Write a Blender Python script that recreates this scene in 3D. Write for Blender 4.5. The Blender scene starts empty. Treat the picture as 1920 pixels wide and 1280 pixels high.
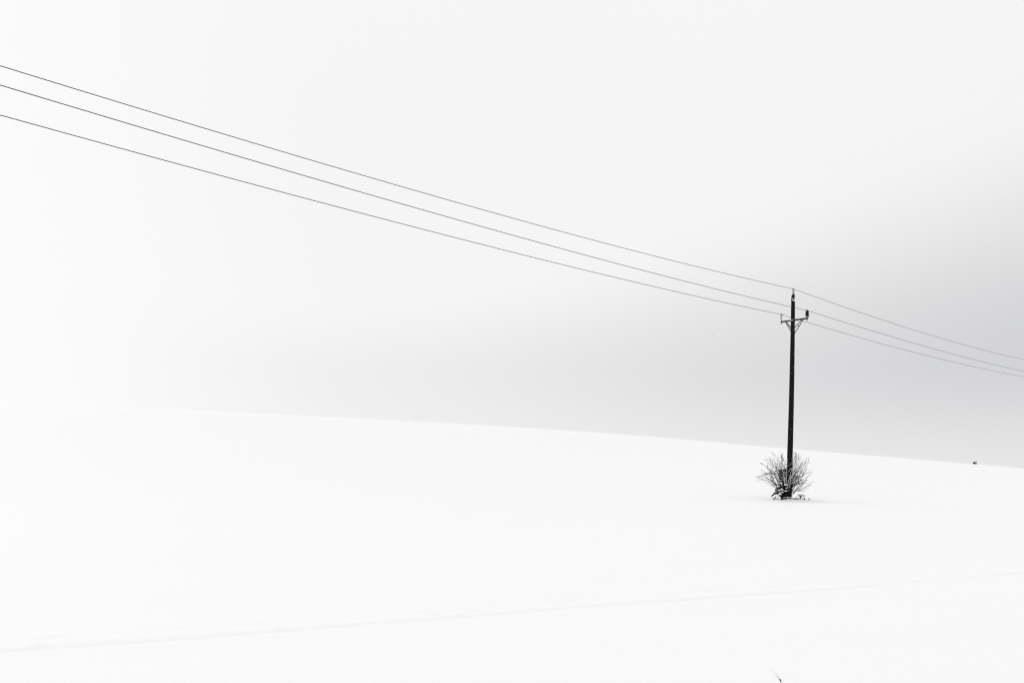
import bpy, math, random
import numpy as np
from mathutils import Vector, Matrix, noise

random.seed(11)
R = math.radians
scene = bpy.context.scene
col = scene.collection

# ------------------------------------------------------------------ camera
cam_d = bpy.data.cameras.new("camera")
cam_d.sensor_width = 36.0
cam_d.lens = 1500.0 / 1920.0 * 36.0
cam_d.shift_y = 245.0 / 1920.0          # level camera, rising front: verticals stay vertical
cam_d.clip_start = 0.1
cam_d.clip_end = 12000.0
cam = bpy.data.objects.new("camera", cam_d)
cam.location = (0, 0, 0)
cam.rotation_euler = (R(90), 0, 0)
col.objects.link(cam)
scene.camera = cam

# ------------------------------------------------------------------ exposure
scene.view_settings.view_transform = 'Standard'
scene.view_settings.look = 'None'
scene.view_settings.gamma = 1.0
scene.view_settings.exposure = 0.0
scene.view_settings.use_curve_mapping = False
scene.cycles.use_denoising = True
scene.cycles.filter_width = 1.3
scene.cycles.max_bounces = 6
scene.cycles.diffuse_bounces = 3

# ------------------------------------------------------------------ sky
SUN_EL, SUN_AZ = 32.0, -48.0            # veiled sun, ahead and to the left
world = bpy.data.worlds.new("World")
scene.world = world
world.use_nodes = True
wt = world.node_tree
for n in list(wt.nodes):
    wt.nodes.remove(n)
WL = wt.links


def wn(kind, **kw):
    n = wt.nodes.new(kind)
    for k, v in kw.items():
        setattr(n, k, v)
    return n


def wval(x, sock):
    if isinstance(x, (int, float)):
        sock.default_value = x
    else:
        WL.new(x, sock)


def wm(op, a, b=0.0, c=None, clamp=False):
    n = wn('ShaderNodeMath', operation=op, use_clamp=clamp)
    wval(a, n.inputs[0])
    wval(b, n.inputs[1])
    if c is not None:
        wval(c, n.inputs[2])
    return n.outputs[0]


def wsmooth(x, lo, hi, a, b):
    n = wn('ShaderNodeMapRange', interpolation_type='SMOOTHSTEP')
    wval(x, n.inputs[0])
    for i, v in enumerate((lo, hi, a, b)):
        n.inputs[1 + i].default_value = v
    return n.outputs[0]


tc = wn('ShaderNodeTexCoord')
sx = wn('ShaderNodeSeparateXYZ')
WL.new(tc.outputs['Generated'], sx.inputs[0])
dx, dz = sx.outputs[0], sx.outputs[2]
# soft cloud structure
mp = wn('ShaderNodeMapping')
mp.inputs['Scale'].default_value = (1.0, 1.0, 2.2)
WL.new(tc.outputs['Generated'], mp.inputs[0])
nz = wn('ShaderNodeTexNoise')
nz.inputs['Scale'].default_value = 2.2
nz.inputs['Detail'].default_value = 4.0
nz.inputs['Roughness'].default_value = 0.5
WL.new(mp.outputs[0], nz.inputs['Vector'])
nv = wm('SUBTRACT', nz.outputs['Fac'], 0.5)
# tangent of elevation, nudged by the clouds
cosel = wm('SQRT', wm('MAXIMUM', wm('SUBTRACT', 1.0, wm('MULTIPLY', dz, dz)), 0.02))
te = wm('DIVIDE', dz, cosel)
te_n = wm('ADD', te, wm('MULTIPLY', nv, 0.06))
dx_n = wm('ADD', dx, wm('MULTIPLY', nv, 0.12))
# grey snow-cloud bank low on the right
bank_x = wm('ADD', wsmooth(dx_n, -0.52, -0.20, 0.0, 0.042), wsmooth(dx_n, -0.35, 0.85, 0.0, 0.262))
bank_w = wm('ADD', 0.125, wm('MULTIPLY', wm('MAXIMUM', dx_n, -0.1), 0.29))
bank_up = wsmooth(wm('DIVIDE', wm('SUBTRACT', te_n, 0.12), bank_w), 0.0, 1.0, 1.0, 0.0)
bank_dn = wsmooth(te, -0.02, 0.125, 0.36, 1.0)
bank = wm('MULTIPLY', wm('MULTIPLY', bank_x, bank_up), bank_dn)
# broad, thin veil darkening away from the sun
veil = wsmooth(dx_n, -0.58, -0.15, 0.0, 1.0)
veil = wm('MULTIPLY', veil, wsmooth(te, 0.30, 0.62, 1.0, 0.75))
lum = wm('SUBTRACT', 0.965, wm('MULTIPLY', veil, 0.050))
lum = wm('SUBTRACT', lum, bank)
lum = wm('ADD', lum, wm('MULTIPLY', nv, 0.03))
lum = wm('ADD', lum, wsmooth(dz, 0.55, 0.95, 0.0, 0.06))
tint = wn('ShaderNodeMix', data_type='RGBA')
WL.new(wsmooth(bank, 0.13, 0.27, 0.0, 1.0), tint.inputs[0])
tint.inputs[6].default_value = (1.0, 1.0, 1.003, 1)
tint.inputs[7].default_value = (0.99, 0.996, 1.022, 1)
cloud = wn('ShaderNodeVectorMath', operation='SCALE')
WL.new(tint.outputs[2], cloud.inputs[0])
WL.new(wm('MULTIPLY', lum, 10.0), cloud.inputs['Scale'])
sky = wn('ShaderNodeTexSky', sky_type='NISHITA')
sky.sun_disc = False
sky.sun_elevation = R(SUN_EL)
sky.sun_rotation = R(SUN_AZ)
hs = wn('ShaderNodeHueSaturation')
hs.inputs['Saturation'].default_value = 0.15
hs.inputs['Value'].default_value = 1.0
WL.new(sky.outputs[0], hs.inputs['Color'])
mx = wn('ShaderNodeMix', data_type='RGBA')
mx.inputs[0].default_value = 0.985       # nearly closed cloud deck over the clear sky
WL.new(hs.outputs[0], mx.inputs[6])
WL.new(cloud.outputs[0], mx.inputs[7])
bg = wn('ShaderNodeBackground')
bg.inputs['Strength'].default_value = 0.1
WL.new(mx.outputs[2], bg.inputs['Color'])
wo = wn('ShaderNodeOutputWorld')
WL.new(bg.outputs[0], wo.inputs['Surface'])

# ------------------------------------------------------------------ sun (behind cloud)
sun_d = bpy.data.lights.new("sun", 'SUN')
sun_d.energy = 0.62
sun_d.angle = R(40)
sun_d.color = (1.0, 0.985, 0.965)
sun = bpy.data.objects.new("sun", sun_d)
sdir = Vector((math.sin(R(SUN_AZ)) * math.cos(R(SUN_EL)), math.cos(R(SUN_AZ)) * math.cos(R(SUN_EL)), math.sin(R(SUN_EL))))
sun.rotation_euler = (-sdir).to_track_quat('-Z', 'Y').to_euler()
sun.location = sdir * 60
col.objects.link(sun)


# ------------------------------------------------------------------ materials
def mat(name, base, rough=0.7, noise_scale=None, noise_amt=0.0, bump=0.0, stretch=(1, 1, 1), spec=0.3, dark=None, light=None):
    m = bpy.data.materials.new(name)
    m.use_nodes = True
    nt = m.node_tree
    b = nt.nodes['Principled BSDF']
    b.inputs['Base Color'].default_value = (*base, 1)
    b.inputs['Roughness'].default_value = rough
    b.inputs['Specular IOR Level'].default_value = spec
    if noise_scale:
        t = nt.nodes.new('ShaderNodeTexCoord')
        mpn = nt.nodes.new('ShaderNodeMapping')
        mpn.inputs['Scale'].default_value = stretch
        nn = nt.nodes.new('ShaderNodeTexNoise')
        nn.inputs['Scale'].default_value = noise_scale
        nn.inputs['Detail'].default_value = 6
        nn.inputs['Roughness'].default_value = 0.6
        nt.links.new(t.outputs['Object'], mpn.inputs[0])
        nt.links.new(mpn.outputs[0], nn.inputs['Vector'])
        if dark is not None:
            rp = nt.nodes.new('ShaderNodeValToRGB')
            rp.color_ramp.elements[0].position = 0.3
            rp.color_ramp.elements[0].color = (*dark, 1)
            rp.color_ramp.elements[1].position = 0.75
            rp.color_ramp.elements[1].color = (*light, 1)
            nt.links.new(nn.outputs['Fac'], rp.inputs[0])
            nt.links.new(rp.outputs[0], b.inputs['Base Color'])
        if bump:
            bp = nt.nodes.new('ShaderNodeBump')
            bp.inputs['Strength'].default_value = bump
            bp.inputs['Distance'].default_value = 0.02
            nt.links.new(nn.outputs['Fac'], bp.inputs['Height'])
            nt.links.new(bp.outputs[0], b.inputs['Normal'])
    return m


M_SNOW = mat('snow', (0.912, 0.910, 0.908), 0.75, 6.0, bump=0.12, spec=0.1)
M_SNOWP = mat('snow_clump', (0.912, 0.910, 0.908), 0.75, 30.0, bump=0.25, spec=0.1)
M_POLE = mat('creosoted_wood', (0.012, 0.011, 0.010), 0.85, 9.0, bump=0.5, stretch=(6, 6, 0.5), spec=0.12,
             dark=(0.004, 0.004, 0.0039), light=(0.014, 0.0134, 0.013))
M_STUB = mat('rough_bark', (0.03, 0.026, 0.022), 0.95, 14.0, bump=0.9, stretch=(3, 3, 0.8), spec=0.1,
             dark=(0.008, 0.007, 0.006), light=(0.075, 0.068, 0.06))
M_STEEL = mat('dark_steel', (0.022, 0.022, 0.024), 0.6, 20.0, spec=0.2, dark=(0.012, 0.012, 0.013), light=(0.045, 0.044, 0.043))
M_GALV = mat('galvanised_plate', (0.35, 0.35, 0.36), 0.5, 25.0, spec=0.4, dark=(0.25, 0.25, 0.26), light=(0.45, 0.45, 0.46))
M_CERW = mat('pale_porcelain', (0.62, 0.62, 0.63), 0.25, 8.0, spec=0.5, dark=(0.36, 0.36, 0.37), light=(0.50, 0.50, 0.51))
M_CERB = mat('dark_glazed_porcelain', (0.012, 0.010, 0.010), 0.45, 8.0, spec=0.2, dark=(0.009, 0.008, 0.008), light=(0.02, 0.016, 0.015))
M_WIRE = mat('conductor', (0.03, 0.03, 0.032), 0.6, 3.0, spec=0.2, dark=(0.012, 0.012, 0.013), light=(0.022, 0.022, 0.022))
M_TWIG = mat('twig_bark', (0.02, 0.018, 0.017), 0.9, 18.0, spec=0.1, dark=(0.008, 0.0075, 0.007), light=(0.028, 0.026, 0.024))
M_LEAF = mat('evergreen_leaf', (0.012, 0.014, 0.010), 0.6, 9.0, spec=0.15, dark=(0.006, 0.007, 0.005), light=(0.026, 0.028, 0.020))
M_STRAW = mat('dry_stalk', (0.7, 0.68, 0.65), 0.9, 30.0, spec=0.1, dark=(0.62, 0.60, 0.57), light=(0.78, 0.77, 0.75))
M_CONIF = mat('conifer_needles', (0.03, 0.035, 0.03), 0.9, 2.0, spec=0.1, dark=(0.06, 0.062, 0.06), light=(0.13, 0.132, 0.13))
M_HAZED = mat('haze_paled_woodland', (0.5, 0.5, 0.52), 0.95, 0.02, spec=0.05, dark=(0.62, 0.62, 0.64), light=(0.78, 0.78, 0.80))  # dark far woods; the paling by haze is put into this base colour


# ------------------------------------------------------------------ mesh helpers
class MB:
    def __init__(self):
        self.v, self.f = [], []

    def tube(self, pts, radii, sides=6, cap=True):
        n0 = len(self.v)
        pts = [Vector(p) for p in pts]
        ref = None
        for i, p in enumerate(pts):
            a = pts[max(i - 1, 0)]
            b = pts[min(i + 1, len(pts) - 1)]
            t = (b - a).normalized() if (b - a).length > 1e-9 else Vector((0, 0, 1))
            if ref is None:
                ref = Vector((0, 0, 1)) if abs(t.z) < 0.9 else Vector((1, 0, 0))
            u = (ref - t * ref.dot(t))
            if u.length < 1e-6:
                u = t.orthogonal()
            u.normalize()
            ref = u
            w = t.cross(u)
            r = radii[i] if hasattr(radii, '__len__') else radii
            for k in range(sides):
                an = 2 * math.pi * k / sides
                self.v.append(p + u * (math.cos(an) * r) + w * (math.sin(an) * r))
        for i in range(len(pts) - 1):
            for k in range(sides):
                a = n0 + i * sides + k
                b = n0 + i * sides + (k + 1) % sides
                self.f.append((a, b, b + sides, a + sides))
        if cap:
            self.f.append(tuple(n0 + k for k in reversed(range(sides))))
            m = n0 + (len(pts) - 1) * sides
            self.f.append(tuple(m + k for k in range(sides)))

    def lathe(self, base, axis, prof, sides=20):
        """prof: list of (radius, height along axis)"""
        axis = Vector(axis).normalized()
        base = Vector(base)
        self.tube([base + axis * h for r, h in prof], [max(r, 1e-4) for r, h in prof], sides)

    def bar(self, a, b, w, h, up=(0, 0, 1)):
        a, b = Vector(a), Vector(b)
        t = (b - a).normalized()
        up = Vector(up)
        s = t.cross(up).normalized()
        u = s.cross(t)
        n0 = len(self.v)
        for p in (a, b):
            for i, j in ((-1, -1), (1, -1), (1, 1), (-1, 1)):
                self.v.append(p + s * (i * w / 2) + u * (j * h / 2))
        for q in ((3, 2, 1, 0), (4, 5, 6, 7), (0, 1, 5, 4), (1, 2, 6, 5), (2, 3, 7, 6), (3, 0, 4, 7)):
            self.f.append(tuple(n0 + k for k in q))

    def blob(self, c, rx, ry, rz, rng, rough=0.22, nu=10, nv=6):
        n0 = len(self.v)
        c = Vector(c)
        off = Vector((rng.random() * 50, rng.random() * 50, rng.random() * 50))
        for j in range(nv + 1):
            ph = math.pi * j / nv
            for i in range(nu):
                th = 2 * math.pi * i / nu
                d = Vector((math.sin(ph) * math.cos(th), math.sin(ph) * math.sin(th), math.cos(ph)))
                k = 1 + rough * 2 * noise.noise(d * 1.7 + off)
                self.v.append(c + Vector((d.x * rx, d.y * ry, d.z * rz)) * k)
        for j in range(nv):
            for i in range(nu):
                a = n0 + j * nu + i
                b = n0 + j * nu + (i + 1) % nu
                self.f.append((a, a + nu, b + nu, b))

    def leaf(self, p, d, nrm, L, W):
        """a small folded, pointed leaf with thickness"""
        d = Vector(d).normalized()
        nrm = Vector(nrm)
        s = d.cross(nrm).normalized()
        n = s.cross(d)
        p = Vector(p)
        ring = [(0, 0, 0), (0.25, 0.42, 0.08), (0.6, 0.5, 0.06), (1.0, 0, -0.1), (0.6, -0.5, 0.06), (0.25, -0.42, 0.08)]
        n0 = len(self.v)
        for tk in (0.0, -0.0025):
            for a, b, c in ring:
                self.v.append(p + d * (a * L) + s * (b * W) + n * (c * W + tk))
            self.v.append(p + d * (0.5 * L) + n * (-0.1 * W + tk))
        for k in range(6):
            self.f.append((n0 + k, n0 + (k + 1) % 6, n0 + 6))
            self.f.append((n0 + 7 + (k + 1) % 6, n0 + 7 + k, n0 + 13))
            self.f.append((n0 + k, n0 + 7 + k, n0 + 7 + (k + 1) % 6, n0 + (k + 1) % 6))

    def build(self, name, m, parent=None, loc=None, smooth=True):
        me = bpy.data.meshes.new(name)
        me.from_pydata([tuple(p) for p in self.v], [], self.f)
        me.materials.append(m)
        if smooth:
            me.polygons.foreach_set('use_smooth', [True] * len(me.polygons))
        me.update()
        o = bpy.data.objects.new(name, me)
        col.objects.link(o)
        if parent:
            o.parent = parent
        if loc is not None:
            o.location = loc
        return o


def tag(o, label=None, cat=None, group=None, kind=None):
    for k, v in (('label', label), ('category', cat), ('group', group), ('kind', kind)):
        if v:
            o[k] = v
    return o


def empty(name, loc):
    o = bpy.data.objects.new(name, None)
    o.empty_display_size = 0.3
    col.objects.link(o)
    o.location = loc
    return o


# ------------------------------------------------------------------ the snowy hill
PX, PY = 14.52, 42.0                    # foot of the pole
HC = (9.9459, -7.4362, -2.9157, -4.1421, -2.6531)


def smooth01(s):
    s = np.clip(s, 0, 1)
    return s * s * (3 - 2 * s)


def sines(x, y, seed, wl, n=7):
    r = np.random.RandomState(seed)
    o = np.zeros_like(x)
    for _ in range(n):
        a = r.rand() * 6.283
        k = 6.283 / (wl * (0.6 + r.rand()))
        o = o + np.sin((x * math.cos(a) + y * math.sin(a)) * k + r.rand() * 6.283)
    return o / n


def track_y(x):
    # centre line of an old trail crossing the foreground
    return 9.4996 + 0.4348 * x + 0.00310 * x * x + 0.04 * np.sin(x * 0.9 + 1.0) + 0.02 * np.sin(x * 2.3) - 0.034 * np.clip(2 - x, 0, 8) - 0.03 * np.clip(x - 5, 0, 5)


def ground_z(x, y, fine=True):
    x = np.asarray(x, float)
    y = np.asarray(y, float)
    xc = np.where(x > 0, 105 * np.tanh(x / 105 * 1.0) * 1.0, 135 * np.tanh(x / 135))
    # undo the squash inside the field, keep it bounded outside
    xc = np.where(np.abs(x) < 95, x, np.sign(x) * (95 + 18 * np.tanh((np.abs(x) - 95) / 18)))
    u = xc / 100
    crest = HC[0] + HC[1] * u + HC[2] * u ** 2 + HC[3] * u ** 3 + HC[4] * u ** 4
    crest = crest + 0.22 * np.exp(-((x - 58) / 13) ** 2) - 0.13 * np.exp(-((x - 36) / 12) ** 2)
    y0 = 150 - 0.2 * xc
    up = smooth01((y - 24) / (y0 - 24))
    dn = 1 - smooth01((y - y0) / 320)
    z = -1.62 - 0.29 * np.clip((y - 4) / 40, 0, 1) + crest * np.where(y < y0, up, dn)
    z = z - 9.0 * smooth01((y - 220) / 700)
    # shallow wind-shaped undulation
    amp = smooth01((y - 14) / 50) * (1 - smooth01((y - 100) / 30))
    z = z + 0.035 * sines(x, y * 1.6, 3, 16.0) * amp
    if fine:
        # drift round the pole foot
        d2 = ((x - PX) / 1.15) ** 2 + ((y - PY + 0.1) / 0.9) ** 2
        z = z + 0.13 * np.exp(-d2)
        d3 = ((x - PX + 0.25) / 3.2) ** 2 + ((y - PY + 0.9) / 1.6) ** 2
        z = z - 0.11 * np.exp(-d3)
        near = np.exp(-((x - PX) / 1.6) ** 2 - ((y - PY) / 1.4) ** 2)
        z = z + 0.035 * near * sines(x, y, 21, 0.6, 8)
        # wind ripples close to the camera
        nr = 1 - smooth01((y - 12) / 14)
        z = z + nr * (0.010 * sines(x * 0.5, y, 8, 1.9) + 0.02 * sines(x * 0.6, y, 9, 6.0))
        # the half-filled trail: a groove with a raised lip and crumbled edges
        q = (y - track_y(x)) + 0.022 * sines(x, y, 31, 0.5)
        fade = 0.55 + 0.45 * sines(x, x * 0, 12, 9.0, 5)
        fade = np.clip(fade * 1.3 - 0.15, 0.15, 1.2) * np.clip(1.05 - 0.02 * (x + 4), 0.72, 1.1)
        tr = -0.036 * np.exp(-(q / 0.060) ** 2) + 0.008 * np.exp(-((q - 0.22) / 0.16) ** 2)
        q2 = q - 0.55
        tr = tr - 0.012 * np.exp(-(q2 / 0.10) ** 2)
        crumb = np.maximum(sines(x, y, 41, 0.34, 9) - 0.28, 0) + np.maximum(sines(x, y, 43, 0.22, 9) - 0.30, 0)
        tr = tr + 0.10 * crumb * np.exp(-((q - 0.25) / 0.55) ** 2)
        z = z + fade * tr
    return z


def gz(x, y):
    return float(ground_z(np.array([x]), np.array([y]))[0])


def axis(segs):
    out = [segs[0][0]]
    for a, b, st in segs:
        n = max(1, int(round((b - a) / st)))
        out += list(a + (b - a) * np.arange(1, n + 1) / n)
    return np.array(out)


gx = axis([(-4000, -1000, 500), (-1000, -300, 70), (-300, -130, 17), (-130, -20, 2.5), (-20, -8, 0.6), (-8, 12, 0.07), (12, 17, 0.12),
           (17, 26, 0.8), (26, 130, 2.5), (130, 300, 17), (300, 1000, 70), (1000, 4000, 500)])
gy = axis([(-600, -120, 60), (-120, -20, 10), (-20, 5, 1.2), (5, 17, 0.055), (17, 22, 0.4), (22, 39, 0.8), (39, 45, 0.12), (45, 60, 1.0),
           (60, 200, 2.0), (200, 600, 14), (600, 4500, 150)])
GX, GY = np.meshgrid(gx, gy)
GZ = ground_z(GX, GY)
nx, ny = len(gx), len(gy)
co = np.stack([GX, GY, GZ], -1).reshape(-1, 3)
ii, jj = np.meshgrid(np.arange(nx - 1), np.arange(ny - 1))
a0 = (jj * nx + ii).ravel()
quads = np.stack([a0, a0 + 1, a0 + nx + 1, a0 + nx], -1)
me = bpy.data.meshes.new('ground')
me.vertices.add(len(co))
me.vertices.foreach_set('co', co.ravel())
me.loops.add(quads.size)
me.loops.foreach_set('vertex_index', quads.ravel())
me.polygons.add(len(quads))
me.polygons.foreach_set('loop_start', np.arange(0, quads.size, 4))
me.polygons.foreach_set('use_smooth', np.ones(len(quads), bool))
me.materials.append(M_SNOW)
me.update(calc_edges=True)
me.validate()
ground = bpy.data.objects.new('ground', me)
col.objects.link(ground)
tag(ground, 'smooth white snow covering the field and the gently sloping hill', kind='structure')

# far hills, only just showing past the right end of the ridge
mb = MB()
r = random.Random(5)
NXH = 60
for i in range(NXH + 1):
    t = i / NXH
    x = 1040 + 1500 * t
    h = 3 + 80 * math.sin(math.pi * min(1, t * 1.02)) ** 1.2 * (1 + 0.12 * noise.noise(Vector((t * 9, 0, 0))))
    for k, (yy, zz) in enumerate(((1500, -14), (1600, -8 + h * 0.5), (1750, -4 + h), (2100, -4 + h * 0.9), (2500, -14))):
        mb.v.append(Vector((x + 0.25 * (yy - 1500), yy, zz if k in (0, 4) else max(zz, -13))))
for i in range(NXH):
    for k in range(4):
        a = i * 5 + k
        mb.f.append((a, a + 5, a + 6, a + 1))
hills = mb.build('hills', M_HAZED)
tag(hills, 'pale grey distant hills showing past the right end of the ridge', kind='structure')

# ------------------------------------------------------------------ power pole
DL = Vector((0.7314, 0.6820, 0))        # along the line, away from the camera
NA = Vector((0.6820, -0.7314, 0))       # along the crossarm, to the near right end
BASE = Vector((PX, PY, -1.40))
TOPW = Vector((14.77, 42.0, 9.618))     # the three tie points of the wires
RGTW = Vector((15.241, 41.304, 8.343))
LFTW = Vector((14.270, 42.345, 8.342))


def build_pole():
    t = empty('power_pole', BASE)
    tag(t, 'tall dark wooden utility pole with a short crossarm, rising out of the bare shrub', 'utility pole')
    L = lambda p: Vector(p) - BASE
    H = 10.66                                         # shaft top above the foot
    lean = L(TOPW) / L(TOPW).z
    bow = lambda h: Vector((0.032 * math.sin(math.pi * max(0, min(1, h / H))), 0, 0))
    ax = lambda h: lean * h + bow(h)
    hs_ = [-2.0, -0.3, 0.0, 0.6, 1.5, 3, 4.6, 6.4, 8.0, 9.4, 10.44, 10.66, 10.72]
    rr = [0.158, 0.156, 0.154, 0.150, 0.146, 0.139, 0.130, 0.121, 0.112, 0.104, 0.097, 0.086, 0.058]
    m = MB()
    m.tube([ax(h) for h in hs_], rr, 20)
    m.build('shaft', M_POLE, t)
    # crossarm: a steel angle bolted to the near face
    arm_z = L(RGTW).z - 0.40
    pc = ax(arm_z)
    c = pc - DL * 0.135
    endR = Vector((L(RGTW).x, L(RGTW).y, arm_z - 0.008))
    endL = Vector((L(LFTW).x, L(LFTW).y, arm_z + 0.008))
    ev = (endR - endL).normalized()
    m = MB()
    m.bar(endL - ev * 0.05, endR + ev * 0.05, 0.012, 0.085)
    m.bar(endL - ev * 0.05 + Vector((0, 0, 0.0395)) + DL * 0.034, endR + ev * 0.05 + Vector((0, 0, 0.0395)) + DL * 0.034, 0.052, 0.010)
    arm = m.build('crossarm', M_STEEL, t, smooth=False)
    for p in (endL, endR):
        m = MB()
        m.tube([p + Vector((0, 0, -0.13)), p + Vector((0, 0, 0.06))], 0.018, 8)
        m.build('bolt', M_STEEL, arm)
    # clamp plate with frost where arm meets pole
    m = MB()
    m.bar(c - DL * 0.014 - ev * 0.09 + Vector((0, 0, 0.012)), c - DL * 0.014 + ev * 0.09 + Vector((0, 0, 0.016)), 0.012, 0.05)
    m.build('clamp_plate', M_GALV, t, smooth=False)
    m = MB()
    ring = [ax(arm_z) + Vector((math.cos(a), math.sin(a), 0)) * 0.114 for a in np.linspace(0, 2 * math.pi, 21)]
    m.tube(ring, 0.012, 6)
    m.build('clamp_band', M_STEEL, t)
    # braces: a pair of flat straps each side, tied by a rung
    arm_mid = (endL + endR) / 2
    for s, reach in ((-1, 0.34), (1, 0.56)):
        armp = pc + NA * (s * reach)
        armp.z = arm_z - 0.03
        a1 = armp - DL * 0.125
        a2 = armp + (DL * 0.02 if s < 0 else DL * -0.03) + NA * (s * 0.02)
        b1 = ax(arm_z - 0.56 + (0.0 if s < 0 else 0.02)) - DL * 0.118 + NA * (s * 0.03)
        b2 = ax(arm_z - (0.46 if s < 0 else 0.68)) + DL * (0.06 if s < 0 else 0.10) + NA * (s * 0.04)
        m = MB()
        m.bar(a1, b1, 0.040, 0.012, up=DL)
        br = m.build('brace', M_STEEL, t, smooth=False)
        m = MB()
        m.bar(a1 * 0.55 + b1 * 0.45, a2 * 0.55 + b2 * 0.45, 0.03, 0.014)
        m.build('rung', M_STEEL, br, smooth=False)
        m = MB()
        m.bar(a2, b2, 0.040, 0.012, up=DL)
        m.build('brace', M_STEEL, t, smooth=False)
    # insulators
    def insulator(foot, tip, prof, mt, n_name, pin_r, pin_from, snow_cap=False):
        axv = (tip - foot)
        m = MB()
        m.lathe(foot, axv, prof, 18)
        o = m.build('insulator', mt, t)
        o['label'] = n_name
        m = MB()
        m.tube([pin_from, foot + axv * 0.02], pin_r, 10)
        m.build('pin', M_STEEL, o)
        m = MB()
        m.tube([tip - axv.normalized() * 0.035, tip + axv.normalized() * 0.03], 0.036, 10)
        m.tube([tip - DL * 0.09, tip + DL * 0.09], 0.016, 8)
        m.build('wire_tie', M_STEEL, o)
        return o

    def sheds(n, h, r_in, r_out):
        p = [(0.03, 0.0), (r_in, 0.005)]
        for k in range(n):
            z0 = h * (k + 0.15) / n
            p += [(r_in, z0), (r_out * 0.96, z0 + 0.012), (r_out, z0 + 0.02), (r_in * 1.25, z0 + h / n * 0.62), (r_in, z0 + h / n * 0.75)]
        p += [(r_in, h * 0.99), (r_in * 0.6, h)]
        return p
    tt = L(TOPW)
    up = lean.normalized()
    insulator(tt - up * 0.205, tt, sheds(3, 0.20, 0.050, 0.074), M_CERW, 'white ribbed insulator on the tip of the pole', 0.028, ax(10.68))
    insulator(endR + Vector((0, 0, 0.10)), L(RGTW), sheds(5, 0.285, 0.062, 0.108), M_CERB, 'large dark five-ribbed insulator on the right end of the arm', 0.030,
              endR + Vector((0, 0, 0.0)))
    bt = L(LFTW)
    insulator(bt - Vector((0.03, -0.01, 0.20)), bt, sheds(3, 0.19, 0.042, 0.062), M_CERW, 'small pale insulator on a bent pin at the left end', 0.020,
              endL + Vector((0, 0, 0.03)))
    # base plate under the dark insulator
    m = MB()
    m.lathe(endR + Vector((0, 0, 0.046)), (0, 0, 1), [(0.085, 0), (0.085, 0.02), (0.07, 0.05), (0.05, 0.058)], 14)
    m.build('insulator_foot', M_GALV, t)
    # bracket and frosted plate at the pole tip
    m = MB()
    p = ax(10.50) - Vector((-0.01, 0.106, 0))
    m.bar(p + Vector((0, 0, 0.02)), p + Vector((0.0, 0.012, 0.24)), 0.075, 0.02, up=(0, 1, 0))
    m.build('top_bracket', M_STEEL, t, smooth=False)
    m = MB()
    rg = random.Random(3)
    m.blob(ax(10.38) + Vector((0.02, -0.105, 0)), 0.065, 0.018, 0.032, rg)
    m.blob(ax(10.50) + Vector((0.055, -0.095, 0)), 0.020, 0.018, 0.075, rg)
    m.blob(ax(10.46) + Vector((-0.05, -0.09, 0)), 0.014, 0.014, 0.06, rg)
    for h, dxx in ((9.15, .03), (8.65, -.07), (8.55, .05), (7.6, 0.02), (6.9, .03), (5.55, -.09), (4.3, .07), (3.65, -.02), (3.2, -.10), (6.6, -.05), (4.0, .09)):
        q = ax(h)
        rad = np.interp(h, hs_, rr)
        m.blob(q + Vector((dxx, -math.sqrt(max(rad ** 2 - dxx ** 2, 0)), 0)), 0.008, 0.006, 0.010, rg, nu=7, nv=5)
    # frost scraped along the arm and on the brace
    for k in range(7):
        f_ = k / 6
        q = endL * (1 - f_) + endR * f_
        m.blob(q + Vector((0, 0, 0.05)) + DL * 0.03, 0.05, 0.022, 0.010, rg, nu=7, nv=5)
    tag(m.build('snow', M_SNOWP, t), kind='stuff')
    return t


def copy_tree(o, parent=None):
    c = o.copy()
    col.objects.link(c)
    c.parent = parent
    for ch in o.children:
        copy_tree(ch, c)
    return c


pole = build_pole()
THL, THR = R(224), R(42.5)
T_L, T_R = 72.0, 62.0
DZ_L, DZ_R = 0.70, 0.85
VL = Vector((math.cos(THL), math.sin(THL), 0)) * T_L + Vector((0, 0, DZ_L))
VR = Vector((math.cos(THR), math.sin(THR), 0)) * T_R + Vector((0, 0, DZ_R))
for V, lab in ((VR, 'next dark utility pole along the line, standing farther off down to the right'),
               (VL, 'nearer dark utility pole that carries the wires away to the left')):
    c = copy_tree(pole)
    c.location = BASE + V
    c['label'] = lab

# ------------------------------------------------------------------ the three wires
COEF = {
    'top': (TOPW, (-0.058053, 0.000906), (-0.026884, 0.000719)),
    'right': (RGTW, (-0.037856, 0.000746), (-0.020439, 0.000547)),
    'left': (LFTW, (-0.039078, 0.000729), (-0.023288, 0.000616)),
}
LAB = {
    'top': 'uppermost thin black wire, tied to the white insulator on the pole tip',
    'right': 'middle black wire, tied to the big dark insulator at the crossarm right end',
    'left': 'lowest black wire, tied to the small pale insulator at the crossarm left end',
}


def span(A, th, T, s, c, dz):
    pts = []
    n = 60
    for i in range(n + 1):
        t = T * i / n
        z = s * t + c * t * t
        k = max(0.0, (t - 43.0) / (T - 43.0))
        end = s * T + c * T * T
        z += (dz - end) * k * k * (3 - 2 * k)
        pts.append(Vector((A.x + math.cos(th) * t, A.y + math.sin(th) * t, A.z + z)))
    return pts


for k, (A, cl, cr) in COEF.items():
    pl = span(A, THL, T_L, *cl, DZ_L)
    pr = span(A, THR, T_R, *cr, DZ_R)
    m = MB()
    m.tube(list(reversed(pl)) + pr[1:], 0.0102, 8)
    w = m.build('overhead_wire', M_WIRE)
    tag(w, LAB[k], 'wire', 'overhead wires')

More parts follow.
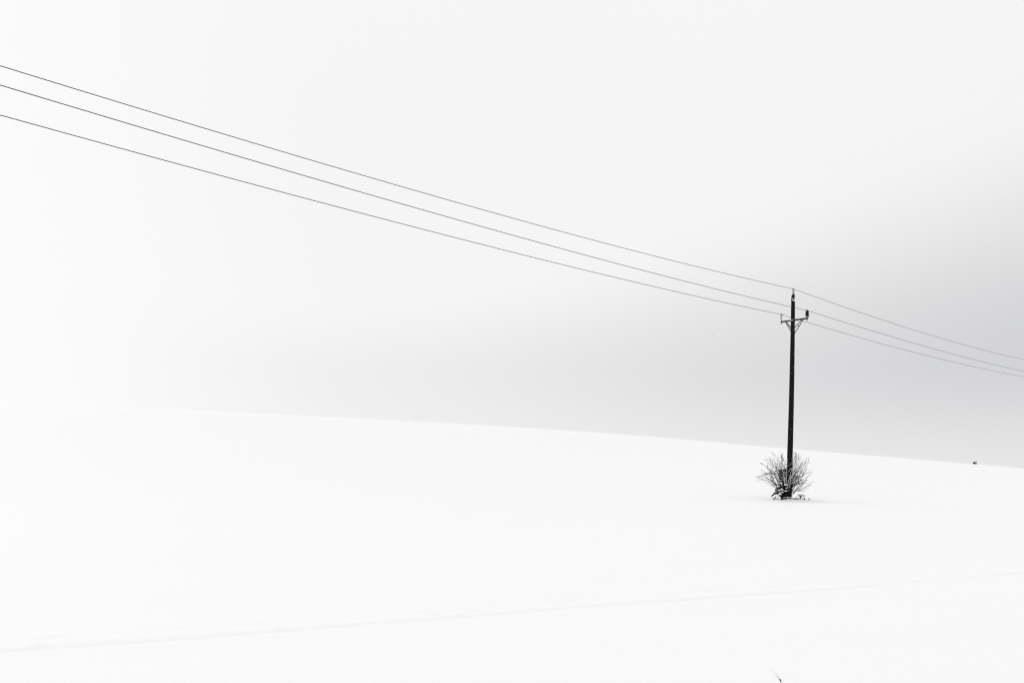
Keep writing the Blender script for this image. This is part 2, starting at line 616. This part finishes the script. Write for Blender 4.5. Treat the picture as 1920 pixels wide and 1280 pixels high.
# ------------------------------------------------------------------ stub post
g0 = gz(PX - 0.2, PY - 0.1)
sp = empty('stub_post', (PX - 0.31, PY - 0.03, gz(PX - 0.31, PY - 0.03)))
tag(sp, 'short thick bark-covered post cut flat, leaning close on the pole\'s left side', 'post')
rg = random.Random(8)
m = MB()
rings = 26
for j in range(rings + 1):
    h = -0.4 + (1.52 + 0.4) * j / rings
    for i in range(28):
        a = 2 * math.pi * i / 28
        r0 = 0.195 + 0.02 * max(0, 0.5 - h) + 0.022 * noise.noise(Vector((math.cos(a) * 3, math.sin(a) * 3, h * 1.2))) \
            + 0.012 * noise.noise(Vector((math.cos(a) * 9, math.sin(a) * 9, h * 5)))
        m.v.append(Vector((math.cos(a) * r0, math.sin(a) * r0 * 0.8, h + (0.03 * math.cos(a) if j == rings else 0))))
for j in range(rings):
    for i in range(28):
        a = j * 28 + i
        b = j * 28 + (i + 1) % 28
        m.f.append((a, b, b + 28, a + 28))
m.f.append(tuple(rings * 28 + i for i in range(28)))
m.build('trunk', M_STUB, sp)
m = MB()
m.blob((0, 0, 1.53), 0.17, 0.14, 0.045, rg, nu=14)
for k in range(46):
    a = rg.uniform(math.pi * 1.02, math.pi * 1.98)
    h = rg.uniform(0.35, 1.5)
    m.blob((math.cos(a) * 0.197, math.sin(a) * 0.197 * 0.8, h), rg.uniform(.008, .028), 0.012, rg.uniform(.006, .02), rg, nu=6, nv=4)
tag(m.build('snow', M_SNOWP, sp), kind='stuff')

# ------------------------------------------------------------------ bare shrub round the pole
SB = Vector((PX, PY, gz(PX, PY)))
shrub = empty('bare_shrub', SB)
tag(shrub, 'leafless shrub with snow-frosted twigs fanning out round the foot of the pole', 'shrub')
rg = random.Random(42)
snow_mb = MB()
SNOWK = 1.0


def grow(mb, p0, d0, L, r0, r1, bend, level, wob=0.18, droop=0.0):
    """one curved shoot with side twigs"""
    n = max(4, int(L / 0.10))
    p = Vector(p0)
    d = Vector(d0).normalized()
    pts, rad = [p.copy()], [r0]
    st = L / n
    ph = rg.uniform(0, 6.28)
    side = rg.choice((-1, 1))
    kids = []
    for i in range(n):
        t = (i + 1) / n
        d = d + Vector((rg.uniform(-1, 1), rg.uniform(-1, 1), rg.uniform(-1, 1))) * wob * 0.35 + Vector(bend) * (st * 1.0) + Vector((0, 0, -droop * st * t * 2))
        d.normalize()
        p = p + d * st
        pts.append(p.copy())
        rad.append(r0 + (r1 - r0) * t)
        if level < 3 and t > 0.22 and rg.random() < (0.72, 0.62, 0.42)[level]:
            side = -side
            kids.append((p.copy(), d.copy(), t))
    mb.tube(pts, rad, 5 if level == 0 else 4, cap=False)
    # snow lying along the upper side
    if level < 3 and rg.random() < (0.55, 0.35, 0.2)[level] * SNOWK:
        a = rg.randint(0, max(0, n // 3))
        b = rg.randint(min(n, a + 2), n)
        if b - a >= 2:
            sp_ = [q + Vector((0, -0.25 * rr_, rr_ * 0.95)) for q, rr_ in zip(pts[a:b + 1], rad[a:b + 1])]
            sr_ = [max(rr_ * rg.uniform(0.75, 1.15) * SNOWK, 0.0035) for rr_ in rad[a:b + 1]]
            snow_mb.tube(sp_, sr_, 4)
    for q, dd, t in kids:
        ax_ = Vector((rg.uniform(-1, 1), rg.uniform(-1, 1), rg.uniform(-1, 1))).cross(dd)
        if ax_.length < 1e-3:
            continue
        nd = Matrix.Rotation(R(rg.uniform(18, 52)), 3, ax_.normalized()) @ dd
        nd = nd + Vector((0, 0, 0.12))
        kl = L * (1 - t * 0.72) * rg.uniform(0.28, 0.5)
        if kl > 0.07:
            grow(mb, q, nd, kl, max(r0 * (1 - t) * 0.50 + 0.0036, 0.0046), 0.0034, (nd.x * 0.15, nd.y * 0.15, 0.45), level + 1, wob=wob)


def stem(x, y, z, tilt_az, tilt, L, r0, bend, droop=0.0, wob=0.30):
    """tilt_az: 0 = right, 180 = left, 270 = toward the camera"""
    d = Vector((math.cos(R(tilt_az)) * math.sin(R(tilt)), math.sin(R(tilt_az)) * math.sin(R(tilt)), math.cos(R(tilt))))
    mb_ = MB()
    grow(mb_, (x, y, z), d, L, r0, 0.0050, bend, 0, wob=wob, droop=droop)
    mb_.build('stem', M_TWIG, shrub)




def stem_to(p0, tip, r0, bulge):
    """a shoot that leaves the root at p0 and curves out to its tip"""
    p0, tip = Vector(p0), Vector(tip)
    L = (tip - p0).length
    ctl = p0.lerp(tip, 0.5) + Vector(bulge)
    n = max(6, int(L / 0.09))
    off = Vector((rg.random() * 90, rg.random() * 90, rg.random() * 90))
    pts, rad = [], []
    for i in range(n + 1):
        t = i / n
        q = p0 * (1 - t) ** 2 + ctl * (2 * t * (1 - t)) + tip * t * t
        q = q + noise.noise_vector(off + Vector((t * L * 3.2, 0, 0))) * (0.13 * min(1, t * 3))
        pts.append(q)
        rad.append(r0 + (0.0046 - r0) * t)
    mb_ = MB()
    mb_.tube(pts, rad, 5, cap=False)
    if rg.random() < 0.6:
        a = rg.randint(0, n // 2)
        b = min(n, a + rg.randint(3, 8))
        snow_mb.tube([q + Vector((0, -0.3 * r_, r_ * 0.9)) for q, r_ in zip(pts[a:b + 1], rad[a:b + 1])], [max(r_ * rg.uniform(.7, 1.1) * SNOWK, .004) for r_ in rad[a:b + 1]], 4)
    sd = 1
    for i in range(2, n):
        t = i / n
        if rg.random() > 0.62:
            continue
        sd = -sd
        d = (pts[i + 1] - pts[i - 1]).normalized()
        ax_ = Vector((rg.uniform(-.5, .5), sd, rg.uniform(-.5, .5)))
        nd = Matrix.Rotation(R(rg.uniform(18, 48)), 3, ax_.normalized()) @ d
        kl = rg.uniform(0.16, 0.42) * (1.15 - 0.6 * t)
        grow(mb_, pts[i], nd, kl, 0.0062 - 0.002 * t, 0.0036, (nd.x * .2, 0, 0.3), 1, wob=0.34)
    mb_.build('stem', M_TWIG, shrub)


# a ball of shoots: tips spread over a rough dome, every shoot rooted low round the pole
for i in range(46):
    f_ = (i + rg.uniform(-0.8, 1.8)) / 46
    ang = -12 + 204 * f_                       # 0 = right, 90 = up, 180 = left
    ca, sa = math.cos(R(ang)), math.sin(R(ang))
    k = rg.uniform(0.60, 1.06)
    wide = 1.32 if ca > 0 else 1.48
    tall = 1.62 if ca > 0 else 1.40
    tip = Vector((-0.10 + wide * ca * k + rg.uniform(-.12, .12), rg.uniform(-0.75, 0.65) * (1 - .4 * abs(ca)), 1.00 + tall * sa * k + rg.uniform(-.1, .1)))
    if ca > 0:
        root = (rg.uniform(.08, .24), rg.uniform(-.22, .2), rg.uniform(0.05, 0.9 if sa > .2 else .6))
        bul = (0.10 * ca + rg.uniform(-.05, .1), 0, 0.05 + 0.24 * ca * rg.uniform(-.6, 1))
    else:
        root = (rg.uniform(-.55, -.02), rg.uniform(-.30, .15), rg.uniform(0.2, 1.25 if sa > .2 else .8))
        bul = (0.10 * ca + rg.uniform(-.1, .05), 0, 0.06 - 0.26 * ca * rg.uniform(-.4, 1))
    stem_to(root, tip, rg.uniform(.011, .019), bul)
# shoots in front of the pole, thick with rime
SNOWK = 1.4
for i in range(8):
    az = rg.uniform(215, 325)
    stem(rg.uniform(-.34, .12), -0.22 + rg.uniform(-.08, .02), rg.uniform(0, .5), az, rg.uniform(6, 34), rg.uniform(1.5, 2.3), .010, (0, 0.1, 0.1))
SNOWK = 1.0
# long arching branches, drooping to the left
stem(-0.42, -0.12, 0.92, 172, 38, 1.45, .019, (-0.30, 0, -0.10), droop=1.15)
stem(-0.40, -0.20, 1.35, 185, 55, 1.0, .014, (-0.1, 0, 0.05), droop=0.35)
stem(-0.60, -0.16, 0.55, 165, 25, 0.95, .013, (-0.45, 0, -0.2), droop=0.5)
stem(-0.50, -0.22, 0.60, 160, 20, 0.80, .013, (-0.2, 0, 0), droop=0.1)
# heavy branch swinging out of the root to the right
stem(0.12, -0.15, 0.72, 5, 52, 0.95, .024, (0.0, 0, 0.55))
stem(0.10, -0.18, 0.62, 330, 70, 0.85, .016, (0.1, 0, 0.25))
stem(0.10, -0.15, 0.32, 350, 82, 0.65, .011, (0.1, 0, 0.05))
sn = tag(snow_mb.build('snow_frosting', M_SNOWP, shrub), kind='stuff')

# ------------------------------------------------------------------ evergreen clump at the left of the foot
EX, EY = PX - 0.52, PY - 0.32
ev_ = empty('evergreen_clump', (EX, EY, gz(EX, EY)))
tag(ev_, 'low dark evergreen clump of drooping leaves under lumps of snow, left of the pole foot', 'plant')
rg = random.Random(17)
ml, ms, mw = MB(), MB(), MB()
for k in range(30):
    x0, y0 = rg.uniform(-.10, .25), rg.uniform(-.12, .16)
    hx = rg.uniform(-.36, .34)
    hy = rg.uniform(-.24, .10)
    hz = max(0.06, 0.82 - 0.75 * abs(hx - 0.05) + rg.uniform(-.50, .02))
    P = [Vector((x0, y0, -0.05)), Vector((x0 * .6 + hx * .4, y0, hz * .75)), Vector((hx, hy, hz)), Vector((hx + 0.10 * (1 if hx > 0.1 else -1), hy - .05, max(0.03, hz - .16)))]
    ms.tube(P, [.012, .010, .007, .004], 5)
    for j in range(13):
        t = rg.uniform(0.35, 1.0) * 2.999
        i = int(t)
        q = P[i].lerp(P[i + 1], t - i)
        d = Vector((rg.uniform(-1, 1), rg.uniform(-1, .5), rg.uniform(-1.3, 0.1)))
        ml.leaf(q, d, Vector((rg.uniform(-.4, .4), -0.8, 0.8)), rg.uniform(.07, .12), rg.uniform(.045, .07))
    if rg.random() < 0.40:
        mw.blob(P[2] + Vector((0, -.04, .03)), rg.uniform(.04, .10), rg.uniform(.04, .07), rg.uniform(.025, .05), rg)
# foliage pressed against the pole foot
for k in range(210):
    x, z = rg.uniform(0.05, 0.50), rg.uniform(0.0, 0.62)
    y = 0.10 - 0.10 * rg.random()
    d = Vector((rg.uniform(-.6, .6), -.4, rg.uniform(-1.2, -.2)))
    ml.leaf((x, y, z), d, Vector((rg.uniform(-.4, .4), -1, .5)), rg.uniform(.08, .13), rg.uniform(.05, .08))
for x, y, z, a, b, c in ((-.20, -.24, .26, .09, .07, .10), (-.08, -.26, .36, .09, .07, .045), (.05, -.24, .46, .07, .06, .035), (.00, -.24, .62, .05, .04, .025),
                         (-.22, -.18, .58, .035, .03, .05), (-.10, -.28, .14, .07, .07, .09), (.34, -.22, .13, .025, .03, .05)):
    mw.blob((x - .05, y, max(z - .10, .06)), a * .9, b * .9, c * .9, rg, nu=12, nv=8)
tag(ms.build('stalks', M_TWIG, ev_), kind='stuff')
tag(ml.build('leaves', M_LEAF, ev_), kind='stuff')
tag(mw.build('snow_lumps', M_SNOWP, ev_), kind='stuff')

# ------------------------------------------------------------------ fallen branch lying across the snow in front
fb = empty('fallen_branch', (PX - 0.1, PY - 0.48, gz(PX - 0.1, PY - 0.48)))
tag(fb, 'fallen crooked branch lying on the snow in front of the pole foot', 'branch')
rg = random.Random(5)
pth = [(-.50, -.02), (-.36, 0.02), (-.22, .06), (-.05, .05), (.15, .02), (.32, .02), (.45, .0), (.55, .03)]
lift = [.00, .06, .085, .07, .04, .03, .035, .06]
bx_, by_, bz_ = fb.location
P = []
for (x, y), h in zip(pth, lift):
    P.append(Vector((x, y, gz(bx_ + x, by_ + y) - bz_ + h)))
m = MB()
m.tube(P, [.030, .026, .022, .020, .018, .015, .012, .008], 7)
for i, dx_, dy_, dz_ in ((1, -.14, -.1, .02), (3, .2, -.12, .10), (5, .12, -.05, .22), (6, .10, .02, .16), (2, .12, -.14, .03), (4, .25, -.1, .02)):
    m.tube([P[i], P[i] + Vector((dx_ * .5, dy_ * .5, dz_ * .6)), P[i] + Vector((dx_, dy_, dz_))], [.010, .007, .004], 5)
m.build('wood', M_TWIG, fb)
m = MB()
m.tube([p + Vector((0, -.006, .018)) for p in P[1:6]], [.016, .018, .016, .014, .010], 6)
m.build('snow_cap', M_SNOWP, fb)


def weed(name, x, y, label, n, h, spread, seed):
    rg_ = random.Random(seed)
    t = empty(name, (x, y, gz(x, y)))
    tag(t, label, 'weed', 'dry weeds by the pole')
    m_, s_ = MB(), MB()
    for k in range(n):
        a = rg_.uniform(0, 6.28)
        s = rg_.uniform(.2, 1) * spread
        hh = h * rg_.uniform(.45, 1)
        e = Vector((math.cos(a) * s, math.sin(a) * s * .6, hh))
        mid = Vector((e.x * .35, e.y * .35, hh * .7))
        m_.tube([Vector((rg_.uniform(-.03, .03), 0, -.04)), mid, e, e + Vector((e.x * .5, e.y * .5, -hh * .25))], [.007, .006, .005, .004], 4)
        m_.leaf(e, (e.x, e.y, -.4), (0, -.6, .8), .045, .022)
        if rg_.random() < .4:
            s_.blob(e + Vector((0, 0, .012)), .022, .02, .012, rg_, nu=6, nv=4)
    m_.build('stalks', M_TWIG, t)
    tag(s_.build('snow', M_SNOWP, t), kind='stuff')


weed('dry_weed', PX + .54, PY - .22, 'biggest dark tuft of dry weeds, just right of the pole foot', 15, .27, .20, 2)
weed('dry_weed', PX + .68, PY - .46, 'small dark weed tips poking from snow at the fallen branch\'s right end', 6, .12, .12, 3)
weed('dry_weed', PX + .86, PY - .55, 'tiny weed sprig farthest right of the pole, almost buried in snow', 4, .12, .09, 4)

# ------------------------------------------------------------------ dry stalk in the foreground
fx, fy = 2.02, 5.50
ds = empty('dry_stalk', (fx, fy, gz(fx, fy)))
tag(ds, 'single bent dry stalk sticking out of the snow at the bottom edge', 'stalk')
o0 = Vector((fx, fy, gz(fx, fy)))


def px_pt(x, y, Y):
    return Vector(((x - 960) / 1500 * Y, Y, (885 - y) / 1500 * Y)) - o0


m = MB()
P = [px_pt(1490, 1312, 5.50), px_pt(1472, 1286, 5.53), px_pt(1463, 1274, 5.56)]
P.insert(0, Vector((P[0].x + .02, P[0].y - .02, P[0].z - .12)))
m.tube(P, [.0052, .005, .005, .0042], 7)
m.build('stem', M_STRAW, ds)
m = MB()
m.blob(P[-1] + Vector((.0012, -.001, -.003)), .0052, .005, .011, random.Random(2), nu=8, nv=6)
m.build('node', M_TWIG, ds)
m = MB()
Q = [P[-1] + Vector((.004, 0, -.004)), px_pt(1459, 1269.5, 5.58), px_pt(1452, 1261, 5.62), px_pt(1446.5, 1254.5, 5.65)]
m.tube(Q, [.0045, .005, .004, .0022], 7)
m.build('dry_tip', M_STRAW, ds)
m = MB()
m.tube([q + Vector((0.001, -.002, .005)) for q in Q[1:]], [.005, .0055, .003], 6)
m.build('snow', M_SNOWP, ds)


# ------------------------------------------------------------------ two trees peeking over the ridge
def far_conifer(x, y, top, H, label):
    t = empty('conifer_tree', (x, y, top - H))
    tag(t, label, 'tree', 'far trees behind the ridge')
    m_ = MB()
    m_.tube([(0, 0, -1), (0, 0, H)], [.22, .03], 8)
    m_.build('trunk', M_TWIG, t)
    m_ = MB()
    r_ = random.Random(6)
    for k in range(420):
        h = H * (0.1 + 0.9 * r_.random() ** 0.8)
        rad = (H - h) * 0.24 + 0.06
        a = r_.uniform(0, 6.28)
        m_.leaf((0, 0, h), (math.cos(a), math.sin(a), -.35), (0, 0, 1), rad * r_.uniform(.6, 1.1), .35)
    m_.build('crown', M_CONIF, t)


def far_bush(x, y, top, H, W, label):
    t = empty('bushy_tree', (x, y, top - H))
    tag(t, label, 'tree', 'far trees behind the ridge')
    m_ = MB()
    m_.tube([(0, 0, -1), (0.1, 0, H * .5), (0, 0, H * .8)], [.25, .15, .04], 8)
    m_.build('trunk', M_TWIG, t)
    m_ = MB()
    r_ = random.Random(9)
    for k in range(700):
        v = Vector((r_.gauss(0, 1), r_.gauss(0, 1), r_.gauss(0, 1))).normalized() * r_.random() ** .4
        p = Vector((v.x * W, v.y * W, H * .62 + v.z * H * .38))
        m_.leaf(p, (v.x + r_.uniform(-.5, .5), v.y, v.z + .4), (0.2, -.7, .5), .5, .32)
    m_.build('crown', M_CONIF, t)


FY = 260.0
far_conifer((1830.2 - 960) / 1500 * FY, FY, (885 - 864.6) / 1500 * FY, 11.0, 'tiny dark spire of a far conifer poking over the snowy ridge at right')
far_bush((1827.0 - 960) / 1500 * (FY + 4), FY + 4, (885 - 867.2) / 1500 * (FY + 4), 8.0, 0.55, 'low dark far treetop on the ridge, close left of the spire')


# ------------------------------------------------------------------ a few flakes still drifting down
m = MB()
rg = random.Random(77)
for k in range(110):
    y = rg.uniform(5, 42)
    x = rg.uniform(0.22, 0.72) * y
    z = rg.uniform(-0.05, 0.62) * y
    if z < 0.12 * y:
        z = rg.uniform(0.12, 0.5) * y
    a = rg.uniform(.003, .006)
    m.blob((x, y, z), a * 1.8, a, a * .8, rg, nu=6, nv=4)
fl = m.build('falling_snow', M_SNOWP)
tag(fl, 'sparse small snowflakes drifting through the air', kind='stuff')
